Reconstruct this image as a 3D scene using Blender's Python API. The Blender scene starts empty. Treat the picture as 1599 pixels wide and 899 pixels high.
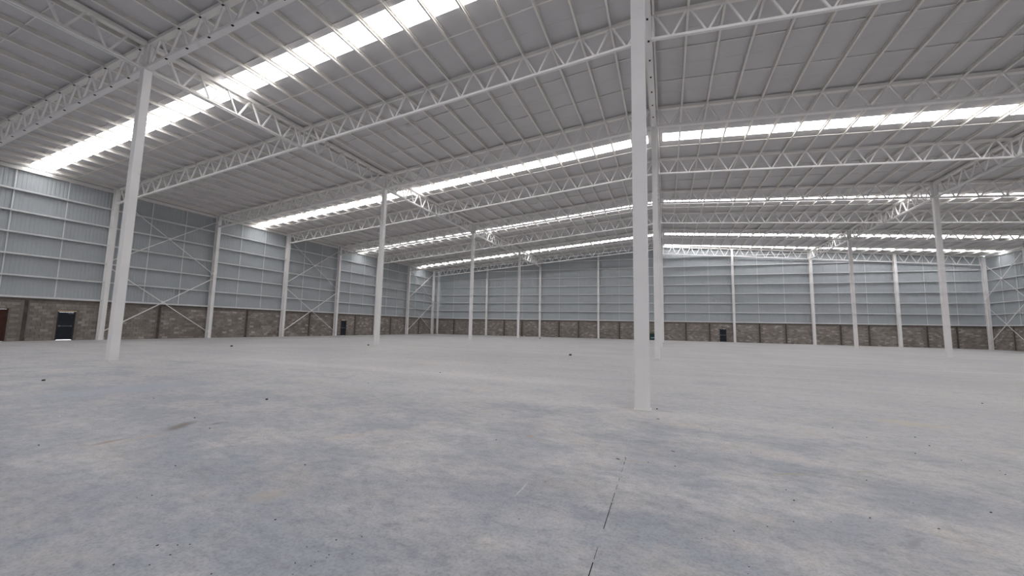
import bpy, bmesh, math, random
from mathutils import Vector, Matrix

random.seed(7)
scene = bpy.context.scene
COL = scene.collection

# ------------------------------------------------------------------ camera
F_PX, W_PX = 606.58, 1599
yaw, pitch, roll = (math.radians(a) for a in (21.677, 5.688, 1.174))
CAM = Vector((0.473, -8.480, 1.6))
fwd = Vector((-math.sin(yaw) * math.cos(pitch), math.cos(yaw) * math.cos(pitch), math.sin(pitch)))
rgt = Vector((math.cos(yaw), math.sin(yaw), 0))
upv = rgt.cross(fwd)
rgt2 = math.cos(roll) * rgt + math.sin(roll) * upv
up2 = -math.sin(roll) * rgt + math.cos(roll) * upv
cam_data = bpy.data.cameras.new('camera')
cam_data.sensor_width = 36.0
cam_data.sensor_fit = 'HORIZONTAL'
cam_data.lens = F_PX / W_PX * 36.0
cam_data.clip_start = 0.05
cam_data.clip_end = 400
cam = bpy.data.objects.new('camera', cam_data)
COL.objects.link(cam)
m = Matrix((rgt2, up2, -fwd)).transposed().to_4x4()
m.translation = CAM
cam.matrix_world = m
scene.camera = cam

# ------------------------------------------------------------------ world, exposure
world = bpy.data.worlds.new('overcast_sky')
scene.world = world
world.use_nodes = True
bg = world.node_tree.nodes['Background']
bg.inputs['Color'].default_value = (0.90, 0.95, 1.0, 1)
bg.inputs['Strength'].default_value = 6.0
SKYLIGHT_STRENGTH = 10.0
SKYLIGHT_COLOR = (1.0, 0.985, 0.99, 1)
vs = scene.view_settings
vs.view_transform = 'Standard'
vs.look = 'None'
vs.exposure = 0.0
vs.gamma = 1.0
vs.use_curve_mapping = False
scene.cycles.max_bounces = 10
scene.cycles.diffuse_bounces = 6

# ------------------------------------------------------------------ dimensions (metres)
BAY = 7.4187            # truss spacing (along Y)
ROW = 19.5              # column row spacing (along X)
XL, XR = -38.99, 37.76  # column centre lines of the side walls
HC, SLOPE, DEPTH = 13.49, 0.0787, 1.106
WY, WK = 56.035, 0.06116   # the far wall runs slightly askew
YBACK = -8 * BAY
PUR0, PURD = 0.20, 1.32
T = [i * BAY for i in range(8)]
def far_y(x): return WY + WK * x
def hb(x): return HC - SLOPE * abs(x)          # bottom chord centre
def ht(x): return hb(x) + DEPTH                # top chord centre
def roof(x): return ht(x) + 0.145               # underside of the roof sheets

# ------------------------------------------------------------------ materials
def new_mat(name):
    mt = bpy.data.materials.new(name)
    mt.use_nodes = True
    nt = mt.node_tree
    b = nt.nodes['Principled BSDF']
    return mt, nt, b
def nd(nt, typ, **kw):
    n = nt.nodes.new(typ)
    for k, v in kw.items():
        if k in n.inputs: n.inputs[k].default_value = v
        else: setattr(n, k, v)
    return n
def pos_node(nt):
    return nt.nodes.new('ShaderNodeNewGeometry').outputs['Position']
def noise(nt, vec, scale, detail=4, rough=0.55, stretch=None, rot=0.0):
    if stretch:
        mp = nd(nt, 'ShaderNodeMapping')
        mp.inputs['Scale'].default_value = stretch
        mp.inputs['Rotation'].default_value = (0, 0, rot)
        nt.links.new(vec, mp.inputs['Vector'])
        vec = mp.outputs['Vector']
    n = nd(nt, 'ShaderNodeTexNoise')
    n.inputs['Scale'].default_value = scale
    n.inputs['Detail'].default_value = detail
    n.inputs['Roughness'].default_value = rough
    nt.links.new(vec, n.inputs['Vector'])
    return n.outputs['Fac']
def ramp(nt, fac, stops):
    r = nt.nodes.new('ShaderNodeValToRGB')
    el = r.color_ramp.elements
    while len(el) < len(stops): el.new(0.5)
    for e, (p, c) in zip(el, stops):
        e.position = p
        e.color = (c[0], c[1], c[2], 1) if len(c) == 3 else c
    nt.links.new(fac, r.inputs['Fac'])
    return r.outputs['Color']
def mixc(nt, fac, a, b, mode='MIX'):
    n = nt.nodes.new('ShaderNodeMix')
    n.data_type = 'RGBA'
    n.blend_type = mode
    for sock, v in ((n.inputs[0], fac), (n.inputs[6], a), (n.inputs[7], b)):
        if hasattr(v, 'is_linked'): nt.links.new(v, sock)
        elif isinstance(v, (int, float)): sock.default_value = v
        else: sock.default_value = (v[0], v[1], v[2], 1)
    return n.outputs[2]
def math_n(nt, op, a, b=0.0, c=0.0):
    n = nt.nodes.new('ShaderNodeMath')
    n.operation = op
    for i, v in enumerate((a, b, c)):
        if hasattr(v, 'is_linked'): nt.links.new(v, n.inputs[i])
        else: n.inputs[i].default_value = v
    return n.outputs[0]

def painted(name, col, rough=0.45, var=0.06, scale=1.5, spec=0.4, metallic=0.0):
    mt, nt, b = new_mat(name)
    f = noise(nt, pos_node(nt), scale, 5)
    lo = [max(0, c * (1 - var)) for c in col]
    hi = [min(1, c * (1 + var)) for c in col]
    nt.links.new(ramp(nt, f, [(0.3, lo), (0.7, hi)]), b.inputs['Base Color'])
    b.inputs['Roughness'].default_value = rough
    b.inputs['Specular IOR Level'].default_value = spec
    b.inputs['Metallic'].default_value = metallic
    return mt
M = {}
M['steel'] = painted('white_painted_steel', (0.83, 0.815, 0.81), 0.45, 0.03, 1.2)
M['purlin'] = painted('cream_primed_steel', (0.80, 0.775, 0.74), 0.5, 0.04, 1.5)
M['girt'] = painted('galvanised_girt_steel', (0.72, 0.73, 0.735), 0.45, 0.04, 1.5)
M['sheet_roof'] = painted('white_roof_liner', (0.60, 0.59, 0.60), 0.55, 0.03, 0.8, 0.3)
M['sheet_wall'] = painted('pale_grey_wall_sheet', (0.40, 0.43, 0.452), 0.5, 0.035, 0.6, 0.35)
M['concrete_beam'] = painted('grey_brown_concrete', (0.155, 0.135, 0.12), 0.9, 0.25, 3.0, 0.15)
M['tie'] = painted('dark_tie_column_concrete', (0.095, 0.08, 0.072), 0.9, 0.3, 3.0, 0.15)
M['mortar'] = painted('dark_mortar', (0.20, 0.178, 0.16), 0.95, 0.2, 4.0, 0.1)
M['black_slot'] = painted('dark_slot', (0.02, 0.02, 0.02), 0.9, 0.1, 4.0, 0.05)
M['door'] = painted('black_blue_door_paint', (0.012, 0.016, 0.024), 0.5, 0.15, 3.0, 0.3)
M['door_frame'] = painted('dark_frame_paint', (0.03, 0.03, 0.033), 0.6, 0.15, 3.0, 0.3)
M['door_brown'] = painted('red_brown_door_paint', (0.05, 0.020, 0.014), 0.6, 0.2, 3.0, 0.25)
M['bar_metal'] = painted('grey_push_bar', (0.13, 0.15, 0.17), 0.35, 0.08, 4.0, 0.5)
M['lintel'] = painted('pale_timber_lintel', (0.62, 0.48, 0.33), 0.7, 0.12, 4.0, 0.2)
M['sill'] = painted('pale_concrete_sill', (0.80, 0.80, 0.82), 0.7, 0.05, 4.0, 0.2)
M['green'] = painted('dark_green_paint', (0.018, 0.045, 0.045), 0.5, 0.2, 5.0, 0.3)
M['olive'] = painted('olive_lid_paint', (0.14, 0.15, 0.095), 0.6, 0.15, 5.0, 0.3)
M['pale_panel'] = painted('pale_teal_panel', (0.20, 0.30, 0.31), 0.5, 0.15, 5.0, 0.3)
M['dark_stone'] = painted('dark_grit', (0.045, 0.042, 0.045), 0.9, 0.3, 30.0, 0.1)
M['grey_stone'] = painted('grey_rubble', (0.20, 0.185, 0.165), 0.95, 0.3, 20.0, 0.1)
M['pale_stone'] = painted('white_chip', (0.75, 0.75, 0.75), 0.9, 0.1, 20.0, 0.1)
M['twig'] = painted('brown_black_scrap', (0.055, 0.048, 0.045), 0.9, 0.3, 30.0, 0.1)
M['apron'] = painted('outside_concrete', (0.55, 0.55, 0.55), 0.9, 0.1, 2.0, 0.1)

# concrete blocks: colour differs block by block (object and island), grain in relief
def block_material():
    mt, nt, b = new_mat('concrete_block')
    oi = nt.nodes.new('ShaderNodeObjectInfo').outputs['Random']
    isl = nt.nodes.new('ShaderNodeNewGeometry')
    r = math_n(nt, 'FRACT', math_n(nt, 'ADD', math_n(nt, 'MULTIPLY', oi, 7.31), isl.outputs['Random Per Island']))
    base = ramp(nt, r, [(0.0, (0.28, 0.250, 0.230)), (0.5, (0.345, 0.312, 0.288)), (0.88, (0.40, 0.366, 0.34)), (1.0, (0.55, 0.515, 0.485))])
    g = noise(nt, isl.outputs['Position'], 14, 4)
    c = mixc(nt, 0.5, base, ramp(nt, g, [(0.3, (0.45, 0.45, 0.45)), (0.75, (1.0, 1.0, 1.0))]), 'MULTIPLY')
    big = noise(nt, isl.outputs['Position'], 0.7, 5, 0.65)
    c = mixc(nt, 0.55, c, ramp(nt, big, [(0.35, (0.62, 0.6, 0.58)), (0.7, (1.15, 1.12, 1.1))]), 'MULTIPLY')
    nt.links.new(c, b.inputs['Base Color'])
    b.inputs['Roughness'].default_value = 0.95
    b.inputs['Specular IOR Level'].default_value = 0.1
    bp = nd(nt, 'ShaderNodeBump')
    bp.inputs['Strength'].default_value = 0.4
    bp.inputs['Distance'].default_value = 0.01
    nt.links.new(g, bp.inputs['Height'])
    nt.links.new(bp.outputs['Normal'], b.inputs['Normal'])
    return mt
M['block'] = block_material()

# troweled concrete floor with blue-grey patches, dusty streaks, a painted skylight gleam and a few stains
def floor_material():
    mt, nt, b = new_mat('troweled_concrete')
    P = pos_node(nt)
    sep = nt.nodes.new('ShaderNodeSeparateXYZ')
    nt.links.new(P, sep.inputs[0])
    X, Y = sep.outputs['X'], sep.outputs['Y']
    warp = noise(nt, P, 0.6, 4, 0.6)
    big = noise(nt, P, 0.13, 6, 0.62)
    mid = noise(nt, P, 0.62, 8, 0.70, (1.0, 1.35, 1.0), -0.35)
    mid2 = noise(nt, P, 1.5, 8, 0.72, (1.0, 1.4, 1.0), 0.6)
    fine = noise(nt, P, 6.0, 8, 0.75, (1.0, 1.5, 1.0), 0.4)
    grit = noise(nt, P, 40.0, 5, 0.65)
    base = ramp(nt, big, [(0.32, (0.435, 0.435, 0.45)), (0.50, (0.50, 0.487, 0.487)), (0.66, (0.54, 0.525, 0.52))])
    # burnished bluish patches, denser towards the camera: lens darkening partly painted in
    near_darkening = math_n(nt, 'MULTIPLY', math_n(nt, 'ADD', Y, 2.5), 0.016)
    near_darkening = math_n(nt, 'MAXIMUM', math_n(nt, 'MINIMUM', near_darkening, 0.10), -0.07)
    blue = ramp(nt, math_n(nt, 'ADD', mid, near_darkening), [(0.40, (0.85, 0.85, 0.85)), (0.56, (0, 0, 0))])
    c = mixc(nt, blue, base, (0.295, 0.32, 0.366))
    blue2 = ramp(nt, math_n(nt, 'ADD', mid2, near_darkening), [(0.38, (0.6, 0.6, 0.6)), (0.50, (0, 0, 0))])
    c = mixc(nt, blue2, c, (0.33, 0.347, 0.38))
    streak = noise(nt, P, 1.0, 6, 0.65, (0.16, 1.1, 1.0), 0.12)
    beige = noise(nt, P, 0.8, 7, 0.70, (1.2, 1.5, 1.0), 0.9)
    c = mixc(nt, ramp(nt, beige, [(0.52, (0, 0, 0)), (0.68, (0.65, 0.65, 0.65))]), c, (0.51, 0.47, 0.43))
    c = mixc(nt, 0.9, c, ramp(nt, fine, [(0.26, (0.62, 0.635, 0.66)), (0.52, (1.0, 1.0, 1.0)), (0.78, (1.16, 1.15, 1.14))]), 'MULTIPLY')
    c = mixc(nt, 0.7, c, ramp(nt, grit, [(0.28, (0.58, 0.58, 0.60)), (0.52, (1.0, 1.0, 1.0)), (0.8, (1.1, 1.1, 1.1))]), 'MULTIPLY')
    c = mixc(nt, 0.8, c, ramp(nt, streak, [(0.30, (0.86, 0.86, 0.875)), (0.5, (1.0, 1.0, 1.0)), (0.70, (1.09, 1.085, 1.08))]), 'MULTIPLY')
    # lighter bands: dust along the pour joints, and one painted skylight gleam
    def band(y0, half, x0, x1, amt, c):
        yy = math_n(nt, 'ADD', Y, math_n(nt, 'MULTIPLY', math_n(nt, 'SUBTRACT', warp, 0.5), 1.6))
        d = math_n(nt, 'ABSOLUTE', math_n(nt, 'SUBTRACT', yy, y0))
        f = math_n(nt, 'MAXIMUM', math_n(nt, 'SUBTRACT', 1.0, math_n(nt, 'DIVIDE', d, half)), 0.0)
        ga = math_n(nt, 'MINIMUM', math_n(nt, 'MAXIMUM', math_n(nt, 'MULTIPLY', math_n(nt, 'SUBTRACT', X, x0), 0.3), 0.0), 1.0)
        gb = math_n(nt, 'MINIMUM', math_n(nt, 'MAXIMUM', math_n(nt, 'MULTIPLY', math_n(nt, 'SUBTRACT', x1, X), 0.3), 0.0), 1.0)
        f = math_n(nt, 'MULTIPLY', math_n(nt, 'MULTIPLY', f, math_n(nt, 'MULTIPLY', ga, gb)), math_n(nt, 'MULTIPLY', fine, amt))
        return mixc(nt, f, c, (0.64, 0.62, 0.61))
    c = band(2.9, 0.7, -18, 1, 0.8, c)  # brightness below the first skylight, put into the floor colour
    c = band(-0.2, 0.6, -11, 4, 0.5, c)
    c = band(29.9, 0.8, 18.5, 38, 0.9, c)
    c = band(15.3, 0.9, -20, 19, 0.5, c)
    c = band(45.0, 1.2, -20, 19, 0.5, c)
    # stains with a shape of their own
    def stain(x, y, rx, ry, ang, col, amt, c):
        ca, sa = math.cos(ang), math.sin(ang)
        wx = math_n(nt, 'MULTIPLY', math_n(nt, 'SUBTRACT', mid2, 0.5), rx * 0.9)
        wy = math_n(nt, 'MULTIPLY', math_n(nt, 'SUBTRACT', fine, 0.5), ry * 1.2)
        dx = math_n(nt, 'ADD', math_n(nt, 'SUBTRACT', X, x), wx)
        dy = math_n(nt, 'ADD', math_n(nt, 'SUBTRACT', Y, y), wy)
        u = math_n(nt, 'ADD', math_n(nt, 'MULTIPLY', dx, ca / rx), math_n(nt, 'MULTIPLY', dy, sa / rx))
        v = math_n(nt, 'ADD', math_n(nt, 'MULTIPLY', dx, -sa / ry), math_n(nt, 'MULTIPLY', dy, ca / ry))
        r2 = math_n(nt, 'ADD', math_n(nt, 'MULTIPLY', u, u), math_n(nt, 'MULTIPLY', v, v))
        f = math_n(nt, 'MAXIMUM', math_n(nt, 'SUBTRACT', 1.0, r2), 0.0)
        f = math_n(nt, 'MINIMUM', math_n(nt, 'MULTIPLY', f, math_n(nt, 'MULTIPLY', fine, amt * 2.0)), 1.0)
        return mixc(nt, f, c, col)
    c = stain(-6.40, -4.66, 0.36, 0.14, 2.14, (0.19, 0.175, 0.155), 1.1, c)
    c = stain(-6.10, -4.35, 0.10, 0.06, 1.5, (0.19, 0.19, 0.19), 1.0, c)
    c = stain(-6.31, -5.52, 0.26, 0.08, 1.6, (0.32, 0.27, 0.24), 0.9, c)
    c = stain(-6.15, -5.2, 0.35, 0.10, 1.6, (0.42, 0.37, 0.33), 0.7, c)
    c = stain(-1.43, -2.86, 0.11, 0.06, -0.46, (0.38, 0.28, 0.20), 0.9, c)
    c = stain(-1.25, -2.98, 0.24, 0.035, -0.46, (0.43, 0.36, 0.29), 0.6, c)
    c = stain(-3.76, -3.99, 0.45, 0.12, 1.13, (0.52, 0.45, 0.38), 0.5, c)
    c = stain(-2.98, -5.8, 0.22, 0.16, 0.8, (0.41, 0.36, 0.31), 0.6, c)
    c = stain(-4.1, -5.72, 0.42, 0.03, -0.25, (0.27, 0.275, 0.30), 0.8, c)
    c = stain(-11.0, -3.1, 1.8, 0.8, 1.4, (0.35, 0.375, 0.43), 0.9, c)
    c = stain(1.79, -3.02, 0.34, 0.025, 0.46, (0.36, 0.32, 0.23), 1.0, c)
    c = stain(2.6, -2.55, 0.25, 0.035, 0.58, (0.40, 0.36, 0.28), 0.8, c)
    c = stain(4.57, 0.93, 0.6, 0.28, -0.28, (0.50, 0.45, 0.37), 0.8, c)
    c = stain(2.23, -4.36, 0.2, 0.04, 0.9, (0.27, 0.27, 0.27), 0.8, c)
    c = stain(-0.89, -4.69, 0.22, 0.012, 1.5, (0.58, 0.58, 0.58), 0.8, c)
    c = stain(-0.3, 0.0, 0.24, 0.14, 0.2, (0.34, 0.335, 0.315), 0.8, c)
    c = stain(0.4, 0.0, 0.26, 0.12, -0.3, (0.33, 0.32, 0.315), 0.7, c)
    c = stain(0.05, -3.35, 0.3, 0.03, 0.0, (0.40, 0.33, 0.27), 0.7, c)
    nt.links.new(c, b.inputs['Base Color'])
    nt.links.new(ramp(nt, mid, [(0.3, (0.42, 0.42, 0.42)), (0.7, (0.60, 0.60, 0.60))]), b.inputs['Roughness'])
    b.inputs['Specular IOR Level'].default_value = 0.35
    bp = nd(nt, 'ShaderNodeBump')
    bp.inputs['Strength'].default_value = 0.12
    bp.inputs['Distance'].default_value = 0.01
    nt.links.new(fine, bp.inputs['Height'])
    nt.links.new(bp.outputs['Normal'], b.inputs['Normal'])
    return mt
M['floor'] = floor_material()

# translucent rooflight sheet lit up by the sky above it
def skylight_material():
    mt, nt, b = new_mat('backlit_rooflight_sheet')
    nt.nodes.remove(b)
    e = nt.nodes.new('ShaderNodeEmission')
    e.inputs['Color'].default_value = SKYLIGHT_COLOR
    e.inputs['Strength'].default_value = SKYLIGHT_STRENGTH
    nt.links.new(e.outputs[0], nt.nodes['Material Output'].inputs['Surface'])
    return mt
M['skylight'] = skylight_material()

# ------------------------------------------------------------------ helpers
def empty(name, loc, label=None, cat=None, group=None, kind=None, parent=None):
    o = bpy.data.objects.new(name, None)
    o.empty_display_size = 0.3
    COL.objects.link(o)
    o.location = loc
    if parent is not None:
        o.parent = parent
    tag(o, label, cat, group, kind)
    return o
def tag(o, label=None, cat=None, group=None, kind=None):
    if label: o['label'] = label
    if cat: o['category'] = cat
    if group: o['group'] = group
    if kind: o['kind'] = kind
def origin(parent):
    v = Vector((0, 0, 0))
    while parent is not None:
        v += parent.location
        parent = parent.parent
    return v
def mesh_obj(name, verts, faces, mat, parent=None, smooth=False):
    off = origin(parent)
    me = bpy.data.meshes.new(name)
    me.from_pydata([(v[0] - off.x, v[1] - off.y, v[2] - off.z) for v in verts], [], faces)
    me.materials.append(M[mat])
    if smooth:
        me.polygons.foreach_set('use_smooth', [True] * len(me.polygons))
    me.update()
    o = bpy.data.objects.new(name, me)
    COL.objects.link(o)
    o.parent = parent
    return o
BOXF = [(0, 1, 3, 2), (4, 6, 7, 5), (0, 4, 5, 1), (2, 3, 7, 6), (0, 2, 6, 4), (1, 5, 7, 3)]
class MB:
    """collects boxes that become one mesh"""
    def __init__(self): self.v, self.f = [], []
    def box(self, x0, x1, y0, y1, z0, z1, fn=None):
        n = len(self.v)
        for x in (x0, x1):
            for y in (y0, y1):
                for z in (z0, z1):
                    self.v.append(fn(x, y, z) if fn else (x, y, z))
        self.f += [tuple(i + n for i in q) for q in BOXF]
    def add(self, verts, faces):
        n = len(self.v)
        self.v += verts
        self.f += [tuple(i + n for i in q) for q in faces]
    def build(self, name, mat, parent=None): return mesh_obj(name, self.v, self.f, mat, parent)

# shared member profiles, one metre long along Y, unit cross-section
PROFILE = {}
def profile(kind, mat):
    key = (kind, mat)
    if key in PROFILE: return PROFILE[key]
    b = MB()
    if kind == 'solid': b.box(-.5, .5, -.5, .5, -.5, .5)
    elif kind == 'twin':          # a pair of angles with a slot between
        b.box(-.5, -.12, -.5, .5, -.5, -.34); b.box(.12, .5, -.5, .5, -.5, -.34)
        b.box(-.24, -.12, -.5, .5, -.34, .5); b.box(.12, .24, -.5, .5, -.34, .5)
    elif kind == 'angle':         # equal-leg angle
        b.box(-.5, .5, -.5, .5, -.5, -.34); b.box(-.5, -.34, -.5, .5, -.34, .5)
    elif kind == 'channel':       # C purlin: web on -x, flanges top and bottom
        b.box(-.5, -.40, -.5, .5, -.5, .5); b.box(-.40, .5, -.5, .5, -.5, -.45); b.box(-.40, .5, -.5, .5, .45, .5)
        b.box(.42, .5, -.5, .5, -.45, -.33); b.box(.42, .5, -.5, .5, .33, .45)
    me = bpy.data.meshes.new('profile_' + kind)
    me.from_pydata(b.v, [], b.f)
    me.materials.append(M[mat])
    PROFILE[key] = me
    return me
def bar(name, p, q, w, h, mat, parent, kind='solid', up=(0, 0, 1)):
    p, q = Vector(p), Vector(q)
    d = q - p
    L = d.length
    y = d / L
    x = y.cross(Vector(up))
    if x.length < 1e-4: x = y.cross(Vector((1, 0, 0)))
    x.normalize()
    z = x.cross(y)
    o = bpy.data.objects.new(name, profile(kind, mat))
    COL.objects.link(o)
    o.parent = parent
    mt = Matrix(((x.x * w, y.x * L, z.x * h, 0), (x.y * w, y.y * L, z.y * h, 0), (x.z * w, y.z * L, z.z * h, 0), (0, 0, 0, 1)))
    mt.translation = (p + q) / 2 - origin(parent)
    o.matrix_basis = mt
    return o

# ------------------------------------------------------------------ floor
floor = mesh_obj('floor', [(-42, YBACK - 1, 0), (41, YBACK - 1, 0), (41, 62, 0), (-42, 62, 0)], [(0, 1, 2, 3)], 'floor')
tag(floor, 'pale grey troweled concrete warehouse floor with bluish patches and dust', None, None, 'structure')
b = MB()
# worn saw cut: open in dashes, filled with dust between
for y0, y1, hw in ((-7.0, -5.62, 0.0035), (-5.58, -5.42, 0.0015), (-5.13, -4.62, 0.003), (-4.60, -4.38, 0.002), (-4.30, -4.16, 0.0015),
                   (-4.05, -3.98, 0.002), (-3.80, -3.62, 0.0012), (-3.52, -3.42, 0.003), (-3.36, -3.27, 0.002)):
    b.box(-0.024 - hw, -0.024 + hw, y0, y1, 0.0005, 0.0015)
b.build('saw_cut', 'black_slot', floor)

# ------------------------------------------------------------------ walls
class Frame:
    """a wall plane: u runs along it, n points into the room"""
    def __init__(self, o, t, n): self.o, self.t, self.n = Vector(o), Vector(t).normalized(), Vector(n).normalized()
    def __call__(self, u, n, z):
        v = self.o + self.t * u + self.n * n
        return (v.x, v.y, z)
def wall_box(b, fr, u0, u1, n0, n1, z0, z1): b.box(u0, u1, n0, n1, z0, z1, lambda u, n, z: fr(u, n, z))
def wall_bar(name, fr, u0, u1, n0, n1, z0, z1, mat, parent):
    b = MB(); wall_box(b, fr, u0, u1, n0, n1, z0, z1)
    return b.build(name, mat, parent)

SILL = 2.93
GIRT_Z = [SILL + 0.02 + 1.413 * k for k in range(9)]
def build_wall(name, label, fr, u0, u1, top, cols, ties, doors, single=None, detail=True, rod=0.025):
    """block base with tie columns and cap beam, ribbed sheets above carried by girts and sag rods"""
    w = empty(name, fr(u0, 0, 0), label, None, None, 'structure')
    # mortar backing behind the blocks, cut at the doors
    cuts = sorted(doors)
    b = MB()
    us = [u0] + [x for d in cuts for x in (d[0], d[1])] + [u1]
    for a, c in zip(us[0::2], us[1::2]): wall_box(b, fr, a, c, -0.06, 0.035, 0, SILL)
    for d in cuts: wall_box(b, fr, d[0], d[1], -0.06, 0.035, d[2], SILL)
    b.build('mortar_backing', 'mortar', w)
    # blocks in running bond
    CH, CL = 0.195, 0.40
    rows = int((SILL - 0.22) / CH)
    def blocked(a, c, z0, z1):
        for d in cuts:
            if c > d[0] and a < d[1] and z0 < d[2]: return True
        for t in ties:
            if c > t - 0.10 and a < t + 0.10: return True
        return False
    protos = []
    if single:
        for k in range(6):
            j = random.uniform(0.0, 0.006)
            bm = bmesh.new()
            bmesh.ops.create_cube(bm, size=1)
            for v in bm.verts: v.co = Vector((v.co.x * 0.388, v.co.y * 0.05, v.co.z * 0.183))
            bmesh.ops.bevel(bm, geom=[e for e in bm.edges], offset=0.004 + j * 0.4, segments=1, affect='EDGES')
            me = bpy.data.meshes.new('block'); bm.to_mesh(me); bm.free()
            me.materials.append(M['block']); protos.append(me)
    stuff = MB()
    n_single = 0
    rot = math.atan2(fr.t.y, fr.t.x)
    for r in range(rows):
        z0 = 0.006 + r * CH
        u = u0 - (0.2 if r % 2 else 0.0)
        while u < u1:
            a, c = max(u, u0) + 0.006, min(u + CL, u1) - 0.006
            u += CL
            if c - a < 0.1 or blocked(a, c, z0, z0 + CH): continue
            out = random.uniform(0.045, 0.062)
            if single and single[0] < a and c < single[1] and n_single < 300 and c - a > 0.38:
                o = bpy.data.objects.new('block', random.choice(protos))
                COL.objects.link(o); o.parent = w
                o.rotation_euler = (0, 0, rot)
                o.location = Vector(fr((a + c) / 2, out - 0.012, z0 + CH / 2)) - w.location
                n_single += 1
            else:
                wall_box(stuff, fr, a, c, 0.03, out, z0, z0 + CH - 0.012)
    o = stuff.build('blockwork', 'block', w); o['kind'] = 'stuff'
    for t in ties:
        if not any(d[0] - .1 < t < d[1] + .1 for d in cuts):
            wall_bar('tie_column', fr, t - 0.095, t + 0.095, 0.02, 0.045, 0, SILL - 0.215, 'tie', w)
    wall_bar('cap_beam', fr, u0, u1, 0.0, 0.075, SILL - 0.215, SILL - 0.02, 'concrete_beam', w)
    # ribbed cladding, one run per bay between the columns
    edges = [u0] + [c for c in cols if u0 < c < u1] + [u1]
    PITCH, RIB = 0.20, 0.014
    for a, c in zip(edges[:-1], edges[1:]):
        n = max(1, int(round((c - a) / PITCH)))
        p = (c - a) / n
        prof = []
        for i in range(n):
            s = a + i * p
            prof += [(s, 0.0), (s + p * .50, 0.0), (s + p * .62, -RIB), (s + p * .88, -RIB)]
        prof.append((c, 0.0))
        vs_, fs = [], []
        for (u, nn) in prof:
            vs_.append(fr(u, nn - 0.06, SILL - 0.03)); vs_.append(fr(u, nn - 0.06, top(u)))
        for i in range(len(prof) - 1): fs.append((2 * i, 2 * i + 2, 2 * i + 3, 2 * i + 1))
        mesh_obj('cladding_sheet', vs_, fs, 'sheet_wall', w)
        if not detail: continue
        for k, z in enumerate(GIRT_Z):
            if z > min(top(a), top(c)) - 0.35: break
            n1 = 0.17
            b = MB()          # lipped channel lying on its side
            wall_box(b, fr, a, c, -0.06, n1, z - 0.004, z + 0.004 + (0.03 if k == 0 else 0))
            wall_box(b, fr, a, c, n1 - 0.008, n1, z - 0.095, z + 0.004)
            wall_box(b, fr, a, c, -0.06, -0.052, z - 0.085, z + 0.004)
            b.build('girt' if k else 'base_flashing', 'girt', w)
        for j in (1, 2):
            s = a + (c - a) * j / 3
            zt = min(top(s), top(s - 0.1), top(s + .1)) - 0.12
            wall_bar('sag_rod', fr, s - rod, s + rod, 0.03, 0.06, SILL + 0.03, zt, 'girt', w)
    return w

# left wall: u = Y, n = +X
frL = Frame((-39.30, 0, 0), (0, 1, 0), (1, 0, 0))
topL = lambda u: roof(39.36) - 0.01
doorsL = [(1.85, 2.98, 2.12), (5.22, 6.10, 2.02), (30.95, 31.80, 2.02)]
wl = build_wall('wall_left', 'left warehouse wall, ribbed pale grey sheets over brown block base', frL, YBACK, far_y(-39.3) + 0.3, topL,
                [-k * BAY for k in range(7, 0, -1)] + T, [-18.5, -11.1, -3.7, 3.72, 11.1, 18.5, 26.0, 33.4, 40.8, 48.2], doorsL, single=(2.6, 11.8))
wall_bar('eave_beam', frL, YBACK, far_y(-39.3), -0.05, 0.10, 11.30, 11.52, 'purlin', wl)
# far wall: u along the skewed plane, zero at X = 0
kk = math.hypot(1, WK)
frF = Frame((0, WY + 0.34, 0), (1, WK, 0), (WK, -1, 0))
topF = lambda u: roof(u / kk) - 0.01
colsF = [-29.25, -19.5, -9.75, 0.0, 9.75, 19.5, 28.9]
tiesF = []
ed = [-38.99] + colsF + [37.76]
for a, c in zip(ed[:-1], ed[1:]): tiesF += [(a + (c - a) * j / 3) * kk for j in (1, 2)]
doorsF = [(7.84, 8.72, 1.98)]
wf = build_wall('wall_far', 'far warehouse wall, ribbed grey sheets over brown blockwork, slightly askew', frF, -39.3 * kk, 38.1 * kk, topF, [c * kk for c in colsF], tiesF, doorsF, rod=0.018)
# right wall: u = -Y
frR = Frame((38.08, 0, 0), (0, -1, 0), (-1, 0, 0))
topR = lambda u: roof(38.14) - 0.01
wr = build_wall('wall_right', 'right warehouse wall, a strip of grey sheets over blockwork beyond the far corner', frR, -(far_y(38.08) + 0.3), -YBACK, topR,
                sorted([-far_y(37.76)] + [-t for t in T] + [k * BAY for k in range(1, 8)]), [-55.2, -48.2, -40.8, -33.4, -26, -18.5, -11.1, -3.7], [])
wall_bar('eave_beam', frR, -far_y(38.08), -YBACK, -0.05, 0.10, 11.40, 11.60, 'purlin', wr)
# wall behind the camera
frB = Frame((0, YBACK, 0), (-1, 0, 0), (0, 1, 0))
build_wall('wall_back', 'wall behind the camera, grey sheets over blockwork', frB, -38.2, 39.4, lambda u: roof(u) - 0.01, [-19.5, 0, 19.5], [], [], detail=False)

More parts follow.
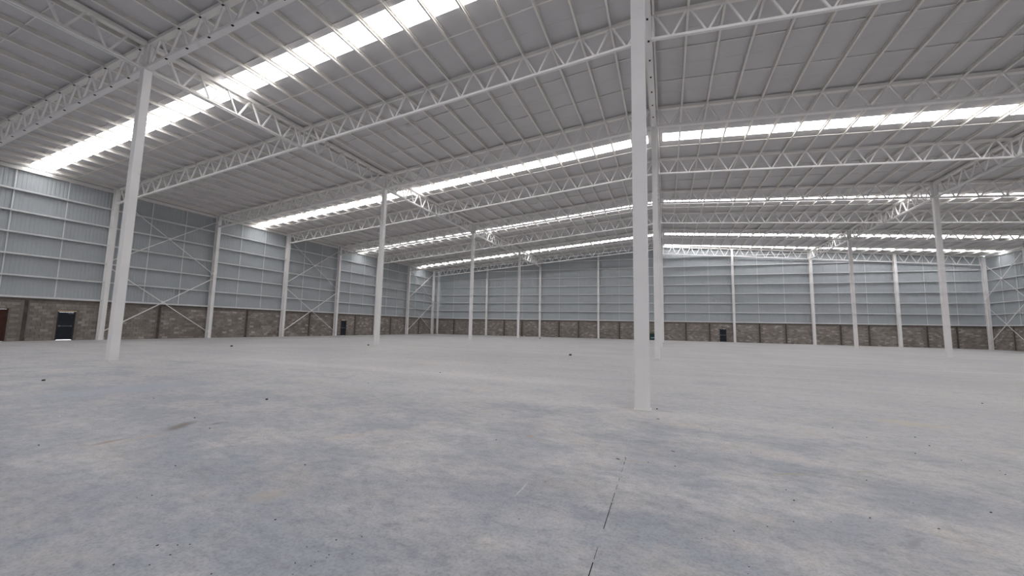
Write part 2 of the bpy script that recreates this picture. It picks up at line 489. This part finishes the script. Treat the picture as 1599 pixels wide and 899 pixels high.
# ------------------------------------------------------------------ roof
SKY_Y = [(-8 * BAY + 3.1, -8 * BAY + 4.3), (-6 * BAY + 3.1, -6 * BAY + 4.3), (-4 * BAY + 3.1, -4 * BAY + 4.3), (-2 * BAY + 3.1, -2 * BAY + 4.3), (2.80, 3.92), (18.33, 19.47), (32.97, 34.05), (47.35, 48.45), (55.10, 56.00)]
ceiling = empty('ceiling', (0, 0, 14.7), 'pale grey sheet roof on closely spaced white purlins, falling gently from a ridge', None, None, 'structure')
RX0, RX1, RIDGE = -39.9, 38.7, 0.42
def roof_strip(name, y0, y1, xa, xb, mat, parent, dz=0.0, th=0.0):
    za, zb = roof(xa) + dz, roof(xb) + dz
    return mesh_obj(name, [(xa, y0, za), (xb, y0, zb), (xb, y1, zb), (xa, y1, za), (xa, y0, za + .05), (xb, y0, zb + .05), (xb, y1, zb + .05), (xa, y1, za + .05)],
                    [(0, 3, 2, 1), (4, 5, 6, 7), (0, 1, 5, 4), (1, 2, 6, 5), (2, 3, 7, 6), (3, 0, 4, 7)], mat, parent)
YEND = 60.0
strips = []
ycur = YBACK - 0.2
for (a, c) in SKY_Y + [(YEND, YEND)]:
    n = max(1, round((a - ycur) / 1.236))
    for i in range(n): strips.append((ycur + (a - ycur) * i / n, ycur + (a - ycur) * (i + 1) / n))
    ycur = c
for (a, c) in strips:
    roof_strip('roof_sheet', a + 0.004, c - 0.004, RX0, -RIDGE, 'sheet_roof', ceiling)
    roof_strip('roof_sheet', a + 0.004, c - 0.004, RIDGE, RX1, 'sheet_roof', ceiling)
mesh_obj('ridge_cap', [(-RIDGE - .05, YBACK - .2, roof(RIDGE) + .05), (0, YBACK - .2, roof(0) + .055), (RIDGE + .05, YBACK - .2, roof(RIDGE) + .05),
                       (-RIDGE - .05, YEND, roof(RIDGE) + .05), (0, YEND, roof(0) + .055), (RIDGE + .05, YEND, roof(RIDGE) + .05)],
         [(0, 1, 4, 3), (1, 2, 5, 4)], 'sheet_roof', ceiling)
# rooflights: one sheet wide, a pane between each pair of purlins
PUR = [PUR0 + PURD * k for k in range(30)]
NAMES = ['fourth one behind the camera', 'third one behind the camera', 'second one behind the camera', 'first one behind the camera', 'first and nearest, above the nearest columns', 'second, beyond the nearest roof truss',
         'third from the camera', 'fourth from the camera, across both slopes', 'last, only on the right slope against the far wall']
for i, (a, c) in enumerate(SKY_Y):
    win = empty('window_%d' % (i + 1), (0, (a + c) / 2, 14.7), 'glowing white rooflight strip across the roof, ' + NAMES[i], None, None, 'structure')
    for sgn in (-1, 1):
        lim = 39.2 if sgn < 0 else 38.0
        xs = [RIDGE + 0.06] + [x for x in PUR if x > 1.0] + [lim]
        for x0, x1 in zip(xs[:-1], xs[1:]):
            xa, xb = sorted((sgn * x0, sgn * x1))
            if i == 8 and xa < 0:
                roof_strip('blank_sheet', a, c, xa, xb, 'sheet_roof', ceiling)
                continue
            cc = c
            roof_strip('pane', a, cc, xa, xb, 'skylight', win, 0.012)
            if cc < c: roof_strip('blank_sheet', cc, c, xa, xb, 'sheet_roof', ceiling)
        xa, xb = sorted((sgn * RIDGE, sgn * (RIDGE + 0.06)))
        roof_strip('ridge_filler', a, c, xa, xb, 'sheet_roof', ceiling)
        xa, xb = sorted((sgn * lim, RX0 if sgn < 0 else RX1))
        roof_strip('eave_filler', a, c, xa, xb, 'sheet_roof', ceiling)
# purlins: continuous C-sections from end wall to end wall
for sgn in (-1, 1):
    for x in PUR + [38.75 if sgn < 0 else None]:
        if x is None or x > (39 if sgn < 0 else 37.9): continue
        X = sgn * x
        z = roof(X) - 0.005 - 0.105
        bar('purlin', (X, YBACK, z), (X, far_y(X) + 0.2, z), -0.085 * sgn, 0.21, 'purlin', ceiling, 'channel')
# sag bars at the thirds of every bay
lines = []
for i in range(-8, 8):
    y0 = i * BAY
    lines += [(y0 + BAY / 3, False), (y0 + BAY * 2 / 3 + (0.15 if i in (2, 4, 6) else 0), i % 2 == 0)]
for y, low in lines:
    for xa, xb in ((-39.1, -0.2), (0.2, 37.9)):
        if far_y(xa) < y + 0.2: continue
        if any(a - 0.02 < y < c + 0.02 for a, c in SKY_Y): continue
        dz, sz = (0.165, 0.055) if low else (0.03, 0.04)
        bar('sag_bar', (xa, y, roof(xa) - dz), (xb, y, roof(xb) - dz), sz, sz, 'purlin', ceiling, 'angle')

# ------------------------------------------------------------------ columns
def box_column(x, y, label, group='square steel columns in rows'):
    t = empty('steel_column', (x, y, 0), label, 'column', group)
    zt = hb(x) - 0.06
    w = 0.145
    b = MB(); b.box(x - w, x + w, y - w, y + w, 0.0, zt); s = b.build('shaft', 'steel', t)
    bv = s.modifiers.new('edge', 'BEVEL'); bv.width = 0.012; bv.segments = 2
    b = MB(); b.box(x - 0.2, x + 0.2, y - 0.2, y + 0.2, zt, zt + 0.02); b.build('cap_plate', 'steel', t)
    b = MB(); b.box(x - 0.12, x + 0.12, y - 0.12, y + 0.12, zt + 0.02, ht(x) - 0.05); b.build('head_stub', 'steel', t)
    b = MB(); b.box(x - 0.16, x + 0.16, y - 0.16, y + 0.16, 0.0, 0.012); b.build('base_plate', 'steel', t)
    return t
ORD = ['nearest', 'second', 'third', 'fourth']
for row, X in (('left', -ROW), ('centre', 0.0), ('right', ROW)):
    for k, i in enumerate((0, 2, 4, 6)):
        if row == 'right' and i < 2: continue
        lab = {('centre', 0): 'tall white square steel column, widest and nearest, rising past the top of the picture',
               ('right', 4): 'white square steel column of the right row, the nearer of the two in view',
               ('right', 6): 'white square steel column of the right row, the farther of the two in view',
               ('centre', 2): 'white square steel column close behind the nearest centre column'}.get(
            (row, i), 'white square steel column of the %s row, %s from the camera' % (row, ORD[k]))
        box_column(X, T[i], lab)

def h_column(x, y, facing, zt, label, group, w=0.27, d=0.42):
    """H-section wall column; facing = unit vector into the room"""
    fx, fy = facing
    tx, ty = -fy, fx
    t = empty('wall_column', (x, y, 0), label, 'column', group)
    fn = lambda a, n, z: (x + tx * a + fx * n, y + ty * a + fy * n, z)
    b = MB()
    b.box(-w / 2, w / 2, d / 2 - 0.016, d / 2, 0, zt, fn)
    b.box(-w / 2, w / 2, -d / 2, -d / 2 + 0.016, 0, zt, fn)
    b.box(-0.006, 0.006, -d / 2 + 0.016, d / 2 - 0.016, 0, zt, fn)
    b.build('shaft', 'steel', t)
    b = MB(); b.box(-w / 2 - .04, w / 2 + .04, -d / 2 - .02, d / 2 + .04, 0, 0.016, fn); b.build('base_plate', 'steel', t)
    b = MB(); b.box(-w / 2, w / 2, -d / 2, d / 2, zt, zt + 0.014, fn); b.build('cap_plate', 'steel', t)
    return t
LW = ['first bay beyond the door', 'second from the near end', 'third from the near end', 'just before the small dark door', 'hidden behind the left row',
      'second from the far corner', 'at the far left corner']
for k, i in enumerate(range(1, 8)):
    lab = ['white H-section column on the left wall, right of the near black door',
           'white left-wall column at the far end of the nearest cross bracing',
           'white left-wall column at the near end of the second cross bracing',
           'white left-wall column just left of the small dark distant door',
           'white left-wall column hidden behind the second column of the left row',
           'white left-wall column at the near end of the farthest cross bracing',
           'white left-wall column in the far corner, end of the farthest cross bracing'][k]
    h_column(XL + 0.03, T[i], (1, 0), ht(XL) + 0.05, lab, 'columns of the left wall')
nf = math.hypot(WK, 1)
fwd_f = (WK / nf, -1 / nf)
FL = {-38.99: 'slim white column of the far wall standing in the left corner',
      -29.25: 'slim white far-wall column, second from the left corner',
      -19.5: 'slim white far-wall column, third from the left corner, dark lump at its foot',
      -9.75: 'slim white far-wall column, last one left of the big centre column',
      0.0: 'far-wall column at the ridge, hidden behind the centre row',
      9.75: 'slim white far-wall column right of the distant black door',
      19.5: 'white far-wall column in line with the right row, girder on its head',
      28.9: 'white far-wall column, last before the far right corner',
      37.76: 'stout white column in the far right corner'}
for x, lab in FL.items():
    big = x > 15
    if x < 0: zt = roof(x) - 0.25
    else: zt = ht(x) - 0.1
    h_column(x, far_y(x), fwd_f, zt, lab, 'columns of the far wall', 0.30 if big else 0.26, 0.36)
for i, lab in ((7, 'white right-wall column at the near end of the right cross bracing'), (6, 'white right-wall column one bay nearer than the right cross bracing')):
    h_column(XR - 0.03, T[i], (-1, 0), ht(XR) - 0.05, lab, 'columns of the right wall')

# ------------------------------------------------------------------ trusses across the hall
def truss(xa, xb, yfun, label, wide, group, bolts=False):
    """lattice truss between xa and xb; top nodes at the purlins"""
    t = empty('roof_truss', ((xa + xb) / 2, yfun((xa + xb) / 2), hb((xa + xb) / 2)), label, 'truss', group)
    P = lambda x, z: (x, yfun(x), z)
    w = 0.24 if wide else 0.13
    h = 0.10 if wide else 0.10
    bar('bottom_chord', P(xa, hb(xa)), P(xb, hb(xb)), w, h, 'steel', t)
    bar('top_chord', P(xa, ht(xa) - 0.025), P(xb, ht(xb) - 0.025), w, 0.15, 'purlin', t)
    if xa < 0: sgn, lo, hi = -1, -xb, -xa
    else: sgn, lo, hi = 1, xa, xb
    tops = [PUR0 + PURD * k for k in range(-1, 31)]
    dw = 0.07
    for xt in tops:
        for side in (-1, 1):
            xbm = xt + side * PURD / 2
            if min(xt, xbm) < lo + 0.02 or max(xt, xbm) > hi - 0.02: continue
            p = P(sgn * (xt + side * 0.06), ht(xt) - 0.05)
            q = P(sgn * (xbm - side * 0.06), hb(xbm) + 0.05)
            bar('diagonal', p, q, dw, dw, 'steel', t, up=(0, 1, 0))
        if bolts and lo + .3 < xt + PURD / 2 < hi - .3:
            xm = sgn * (xt + PURD / 2)
            b = MB(); z = hb(xm) - 0.05
            b.box(xm - 0.05, xm + 0.05, yfun(xm) - 0.105, yfun(xm) - 0.03, z - 0.012, z + 0.001); b.build('weld_slot', 'black_slot', t)
            if lo + .3 < xt < hi - .3:
                xm = sgn * xt; z = ht(xm) - 0.10
                b = MB(); b.box(xm - 0.05, xm + 0.05, yfun(xm) - 0.115, yfun(xm) - 0.05, z - 0.012, z + 0.001); b.build('weld_slot', 'black_slot', t)
    # upright at each end
    for xe in (xa + 0.06 * (1 if xa < xb else -1), xb - 0.06):
        bar('end_post', P(xe, hb(xe)), P(xe, ht(xe)), 0.07, 0.07, 'steel', t, up=(0, 1, 0))
    return t
SPANS = [(-38.8, -19.62, 'left wall to left column row'), (-19.38, -0.12, 'left column row to centre row'),
         (0.12, 19.38, 'centre row to right column row'), (19.62, 37.6, 'right column row to right wall')]
LINE = ['on the nearest column line', 'first line beyond the nearest columns', 'on the second column line', 'between second and third column lines',
        'on the third column line', 'between third and fourth column lines', 'on the fourth column line', 'last line before the far wall']
for i in range(8):
    for s, (xa, xb, desc) in enumerate(SPANS):
        if i == 7 and s > 1: continue
        if i == 0 and s == 3: continue
        y = T[i]
        truss(xa, xb, lambda x, y=y: y, 'white lattice roof truss, %s, %s' % (desc, LINE[i]), i % 2 == 0, 'roof trusses across the hall', bolts=(i == 0))
truss(0.2, 19.3, lambda x: far_y(x) - 0.02, 'white lattice truss on the far wall columns, ridge to right row', False, 'roof trusses across the hall')
truss(19.7, 37.5, lambda x: far_y(x) - 0.02, 'white lattice truss on the far wall columns, right row to corner', False, 'roof trusses across the hall')

# ------------------------------------------------------------------ girders along the column rows
def girder(x, ya, yb, label, bolts):
    t = empty('roof_girder', (x, (ya + yb) / 2, hb(x)), label, 'girder', 'girders along the column rows')
    zb, zt = hb(x), ht(x)
    bar('bottom_chord', (x, ya, zb), (x, yb, zb), 0.25, 0.10, 'steel', t, 'solid' if bolts else 'twin')
    bar('top_chord', (x, ya, zt - 0.025), (x, yb, zt - 0.025), 0.25, 0.15, 'purlin', t, 'solid')
    D = BAY / 6
    k0 = math.floor(ya / D) - 1
    k1 = math.ceil(yb / D) + 1
    for k in range(k0, k1):
        ym = (k + 0.5) * D
        for side in (-1, 1):
            yq = ym + side * D / 2
            if min(ym, yq) < ya - 0.05 or max(ym, yq) > yb + 0.05: continue
            bar('diagonal', (x, ym + side * .06, zt - 0.05), (x, yq - side * .06, zb + 0.05), 0.07, 0.07, 'steel', t, up=(1, 0, 0))
        if bolts and ya + .3 < k * D < yb - .3:
            b = MB(); b.box(x - 0.035, x + 0.035, k * D - 0.05, k * D + 0.05, zb - 0.062, zb - 0.049); b.build('weld_slot', 'black_slot', t)
    return t
RN = {-ROW: 'left', 0.0: 'centre', ROW: 'right'}
BAYN = ['from the nearest column towards the camera', 'from the nearest to the second column', 'from the second to the third column',
        'from the third to the fourth column', 'from the fourth column to the far wall']
for X in (-ROW, 0.0, ROW):
    for k, (a, c) in enumerate(((-2 * BAY, 0), (0, T[2]), (T[2], T[4]), (T[4], T[6]), (T[6], far_y(X)))):
        if X != -ROW and k == 0: continue
        ya = a + 0.14
        yb = c - (0.14 if k < 4 else 0.1)
        girder(X, ya, yb, 'white lattice girder along the %s row, %s' % (RN[X], BAYN[k]), X == 0.0)

# ------------------------------------------------------------------ cross bracing
def brace(x, y0, y1, label):
    t = empty('cross_bracing', (x, (y0 + y1) / 2, 0.6), label, 'bracing', 'cross bracing between wall columns')
    zs = [(0.62, 5.45), (6.0, 10.9)]
    for zl, zh in zs:
        bar('brace_rod', (x, y0, zl), (x, y1, zh), 0.065, 0.065, 'steel', t, 'angle')
        bar('brace_rod', (x - 0.03, y0, zh), (x - 0.03, y1, zl), 0.065, 0.065, 'steel', t, 'angle')
        ym, zm = (y0 + y1) / 2, (zl + zh) / 2
        b = MB(); b.box(x - 0.045, x + 0.045, ym - 0.11, ym + 0.11, zm - 0.11, zm + 0.11); g = b.build('gusset_plate', 'steel', t)
        for yy in (y0, y1):
            for zz in (zl, zh):
                d = 0.09 if yy == y0 else -0.09
                b = MB(); b.box(x - 0.02, x + 0.005, min(yy - d, yy + d), max(yy - d, yy + d), zz - 0.1, zz + 0.1); b.build('end_plate', 'steel', t)
brace(-38.95, T[1] + 0.12, T[2] - 0.12, 'white double cross bracing on the left wall, nearest, behind the nearest left column')
brace(-38.95, T[3] + 0.12, T[4] - 0.12, 'white double cross bracing on the left wall, middle one of three')
brace(-38.95, T[6] + 0.12, T[7] - 0.12, 'white double cross bracing on the left wall, farthest, by the corner')
brace(37.45, T[7] + 0.2, far_y(37.7) - 0.32, 'white double cross bracing on the right wall by the far right corner')

# ------------------------------------------------------------------ doors
def door(name, fr, u0, u1, zt, label, leaf='door', bar_=True, lintel=None, gap=False, closer=False):
    d = empty(name, fr((u0 + u1) / 2, 0.03, 0), label, None, None, 'structure')
    g = 0.05 if gap else 0.012
    b = MB()
    wall_box(b, fr, u0, u0 + 0.045, -0.06, 0.075, 0, zt); wall_box(b, fr, u1 - 0.045, u1, -0.06, 0.075, 0, zt)
    wall_box(b, fr, u0 + 0.045, u1 - 0.045, -0.06, 0.075, zt - 0.045, zt); b.build('door_frame', 'door_frame' if leaf == 'door' else leaf, d)
    wall_bar('door_leaf', fr, u0 + 0.05, u1 - 0.05, -0.03, 0.015, g, zt - 0.05, leaf, d)
    if bar_:
        um = (u1 - u0)
        b = MB(); wall_box(b, fr, u0 + 0.08, u1 - 0.14, 0.06, 0.09, 0.98, 1.03)
        wall_box(b, fr, u0 + 0.07, u0 + 0.17, 0.015, 0.10, 0.95, 1.06); wall_box(b, fr, u1 - 0.2, u1 - 0.13, 0.015, 0.09, 0.96, 1.05)
        b.build('push_bar', 'bar_metal', d)
    if closer:
        wall_bar('door_closer', fr, u1 - 0.36, u1 - 0.12, 0.015, 0.08, zt - 0.15, zt - 0.09, 'bar_metal', d)
    if lintel:
        wall_bar('lintel', fr, u0 - 0.04, u1 + 0.02, 0.02, 0.12, zt, zt + 0.06, lintel, d)
    if gap:
        wall_bar('threshold', fr, u0 + 0.02, u1 - 0.04, -0.06, 0.09, 0.0, 0.016, 'sill', d)
    return d
door('door_1', frL, *doorsL[1], 'black exit door with grey push bar under a pale timber lintel, left wall', lintel='lintel', gap=True, closer=True)
door('door_2', frL, *doorsL[2], 'small distant black door in the left wall between columns', lintel='lintel', closer=False)
door('door_3', frF, *doorsF[0], 'black door in the far block wall right of the centre columns', closer=True)
door('door_4', frL, *doorsL[0], 'red-brown door cut off by the left edge of the picture', leaf='door_brown', bar_=False)
apron = mesh_obj('outside_ground', [(-46, -30, -0.02), (-39.37, -30, -0.02), (-39.37, 62, -0.02), (-46, 62, -0.02)], [(0, 1, 2, 3)], 'apron')
tag(apron, 'bare concrete ground outside beyond the left wall', None, None, 'structure')

# ------------------------------------------------------------------ green box at the far wall
gx, gy = -1.46, far_y(-1.46) - 0.25
t = empty('storage_box', (gx, gy, 0), 'dark green box with olive lid against the far block wall behind the nearest column', 'box')
b = MB(); b.box(gx - .5, gx + .5, gy - .38, gy + .38, 0.06, 0.98); b.build('body', 'green', t)
b = MB(); b.box(gx - .53, gx + .53, gy - .41, gy + .41, 0.98, 1.08); b.box(gx - .5, gx + .5, gy - .38, gy + .38, 1.08, 1.24); b.build('lid', 'olive', t)
b = MB(); b.box(gx - .3, gx + .42, gy - .392, gy - .381, 0.26, 0.46); b.build('front_panel', 'pale_panel', t)
b = MB()
for z in (0.58, 0.70, 0.82): b.box(gx - .5, gx + .5, gy - .40, gy - .381, z, z + .04)
b.build('rib', 'green', t)
b = MB(); b.box(gx - .48, gx - .38, gy - .36, gy + .36, 0, 0.06); b.box(gx + .38, gx + .48, gy - .36, gy + .36, 0, 0.06); b.build('skid', 'green', t)

# ------------------------------------------------------------------ grit and scraps on the floor
def stone_mesh(seed, flat=0.55, sub=1):
    rnd = random.Random(seed)
    bm = bmesh.new()
    bmesh.ops.create_icosphere(bm, subdivisions=sub, radius=0.5)
    for v in bm.verts:
        v.co *= rnd.uniform(0.78, 1.12)
        v.co.z *= flat
    zmin = min(v.co.z for v in bm.verts)
    for v in bm.verts: v.co.z -= zmin
    me = bpy.data.meshes.new('stone_%d' % seed)
    bm.to_mesh(me); bm.free()
    return me
def stone(name, x, y, size, mat, label, cat, group=None, seed=0, stretch=(1, 1, 1), rot=0.0, sub=2):
    me = stone_mesh(seed, 0.6, sub)
    me.materials.append(M[mat])
    o = bpy.data.objects.new(name, me)
    COL.objects.link(o)
    o.location = (x, y, -0.002)
    size *= 0.75
    o.scale = (size * stretch[0], size * stretch[1], size * stretch[2])
    o.rotation_euler = (0, 0, rot)
    tag(o, label, cat, group)
    return o
stone('rubble_lump', -4.74, 14.03, 0.24, 'dark_stone', 'black lump lying alone on the floor in the middle distance', 'debris', None, 11)
stone('rubble_lump', -20.0, 14.55, 0.24, 'grey_stone', 'grey lump beside the foot of the second left-row column', 'debris', None, 12)
stone('rubble_lump', -24.9, 7.95, 0.20, 'dark_stone', 'small dark lump on the floor in front of the nearest cross bracing', 'debris', None, 13)
stone('rubble_lump', -16.1, 44.3, 0.27, 'dark_stone', 'dark lump on the floor at the foot of a far-wall column', 'debris', None, 14)
stone('rubble_heap', 16.85, far_y(16.85) - 0.35, 0.62, 'grey_stone', 'pale rubble heap at the foot of the far wall, right of the black door', 'debris', None, 15, (1, .7, .8))
stone('rubble_lump', -14.16, -3.53, 0.10, 'dark_stone', 'dark chip on the floor at far left, below the nearest left column', 'debris', None, 16)
stone('rubble_lump', -7.20, -2.71, 0.07, 'dark_stone', 'dark chip on the floor left of centre, below the second left column', 'debris', None, 17)
stone('white_chip', -8.66, -5.16, 0.045, 'pale_stone', 'white chip on the floor at the left', 'debris', None, 18)
stone('rubble_lump', 0.27, 0.10, 0.05, 'dark_stone', 'dark chip touching the foot of the nearest column', 'debris', None, 19)
stone('scrap_stick', -0.11, -3.35, 0.075, 'twig', 'dark sliver at the head of the saw cut in the foreground', 'debris', None, 20, (1, .3, .25), -0.35)
stone('scrap_stick', 0.31, -0.81, 0.085, 'twig', 'dark sliver on the floor just in front of the nearest column', 'debris', None, 21, (1, .3, .25), -0.15)
stone('scrap_stick', 0.53, -2.72, 0.075, 'twig', 'dark sliver on the floor right of the saw cut', 'debris', None, 22, (1, .25, .2), -0.4)
GRIT = [(-4.58, -5.69, 0.028), (-3.92, -6.22, 0.023), (-3.98, -6.3, 0.017), (-2.92, -6.67, 0.027), (-2.8, -6.61, 0.018), (-2.73, -6.57, 0.018), (-2.71, -6.7, 0.018), (-2.7, -6.82, 0.017), (-2.24, -6.72, 0.02), (-2.91, -6.91, 0.021), (-3.34, -5.09, 0.036), (-2.04, -4.98, 0.02), (-2.51, -6.08, 0.026), (-2.08, -5.72, 0.016), (-1.83, -6.11, 0.024), (-1.69, -6.0, 0.019), (-1.59, -6.2, 0.018), (-1.73, -6.27, 0.018), (-1.72, -6.3, 0.013), (-1.74, -6.41, 0.017), (-1.75, -6.37, 0.017), (-1.83, -6.27, 0.014), (-1.95, -6.26, 0.014), (-1.77, -6.52, 0.012), (-1.86, -6.43, 0.017), (-0.03, -3.27, 0.024), (0.24, -3.31, 0.023), (0.54, -3.33, 0.03), (-0.73, -4.4, 0.02), (-0.7, -5.26, 0.021), (0.95, -4.74, 0.021), (0.7, -4.97, 0.015), (1.22, -4.54, 0.021), (0.97, -5.24, 0.018), (0.95, -5.33, 0.013), (1.58, -3.85, 0.031), (1.58, -3.58, 0.02), (2.49, -2.89, 0.028), (3.99, -1.48, 0.025), (4.16, -1.81, 0.023), (4.12, -1.96, 0.03), (3.2, -3.39, 0.035), (2.1, -3.99, 0.028), (1.45, -4.35, 0.022), (2.55, -3.99, 0.027), (2.64, -3.43, 0.018), (1.75, -4.22, 0.016), (3.07, -0.14, 0.044), (3.34, -0.64, 0.03), (4.08, -0.27, 0.04), (4.0, -0.8, 0.037), (3.58, -1.38, 0.035), (7.47, 4.52, 0.061), (1.11, -1.22, 0.031), (1.49, -2.31, 0.026), (2.35, 2.09, 0.029), (-6.87, -5.96, 0.04), (-9.24, -3.63, 0.039), (-5.87, -4.58, 0.038), (-6.76, -4.28, 0.042), (-7.06, 0.08, 0.052), (-6.66, 3.04, 0.065), (-2.33, -1.77, 0.035), (-1.79, -3.27, 0.036)]
grit_meshes = [stone_mesh(100 + k, 0.6, 1) for k in range(6)]
for me in grit_meshes: me.materials.append(M['dark_stone'])
for k, (x, y, s) in enumerate(GRIT):
    o = bpy.data.objects.new('grit_chip', grit_meshes[k % 6])
    COL.objects.link(o)
    o.location = (x, y, -0.001)
    o.scale = (s * random.uniform(0.55, 0.85), s * random.uniform(0.4, 0.65), s * 0.5)
    o.rotation_euler = (0, 0, random.uniform(0, 6.28))
    tag(o, 'tiny dark grit chip scattered on the pale concrete floor', 'debris', 'grit chips scattered on the floor')
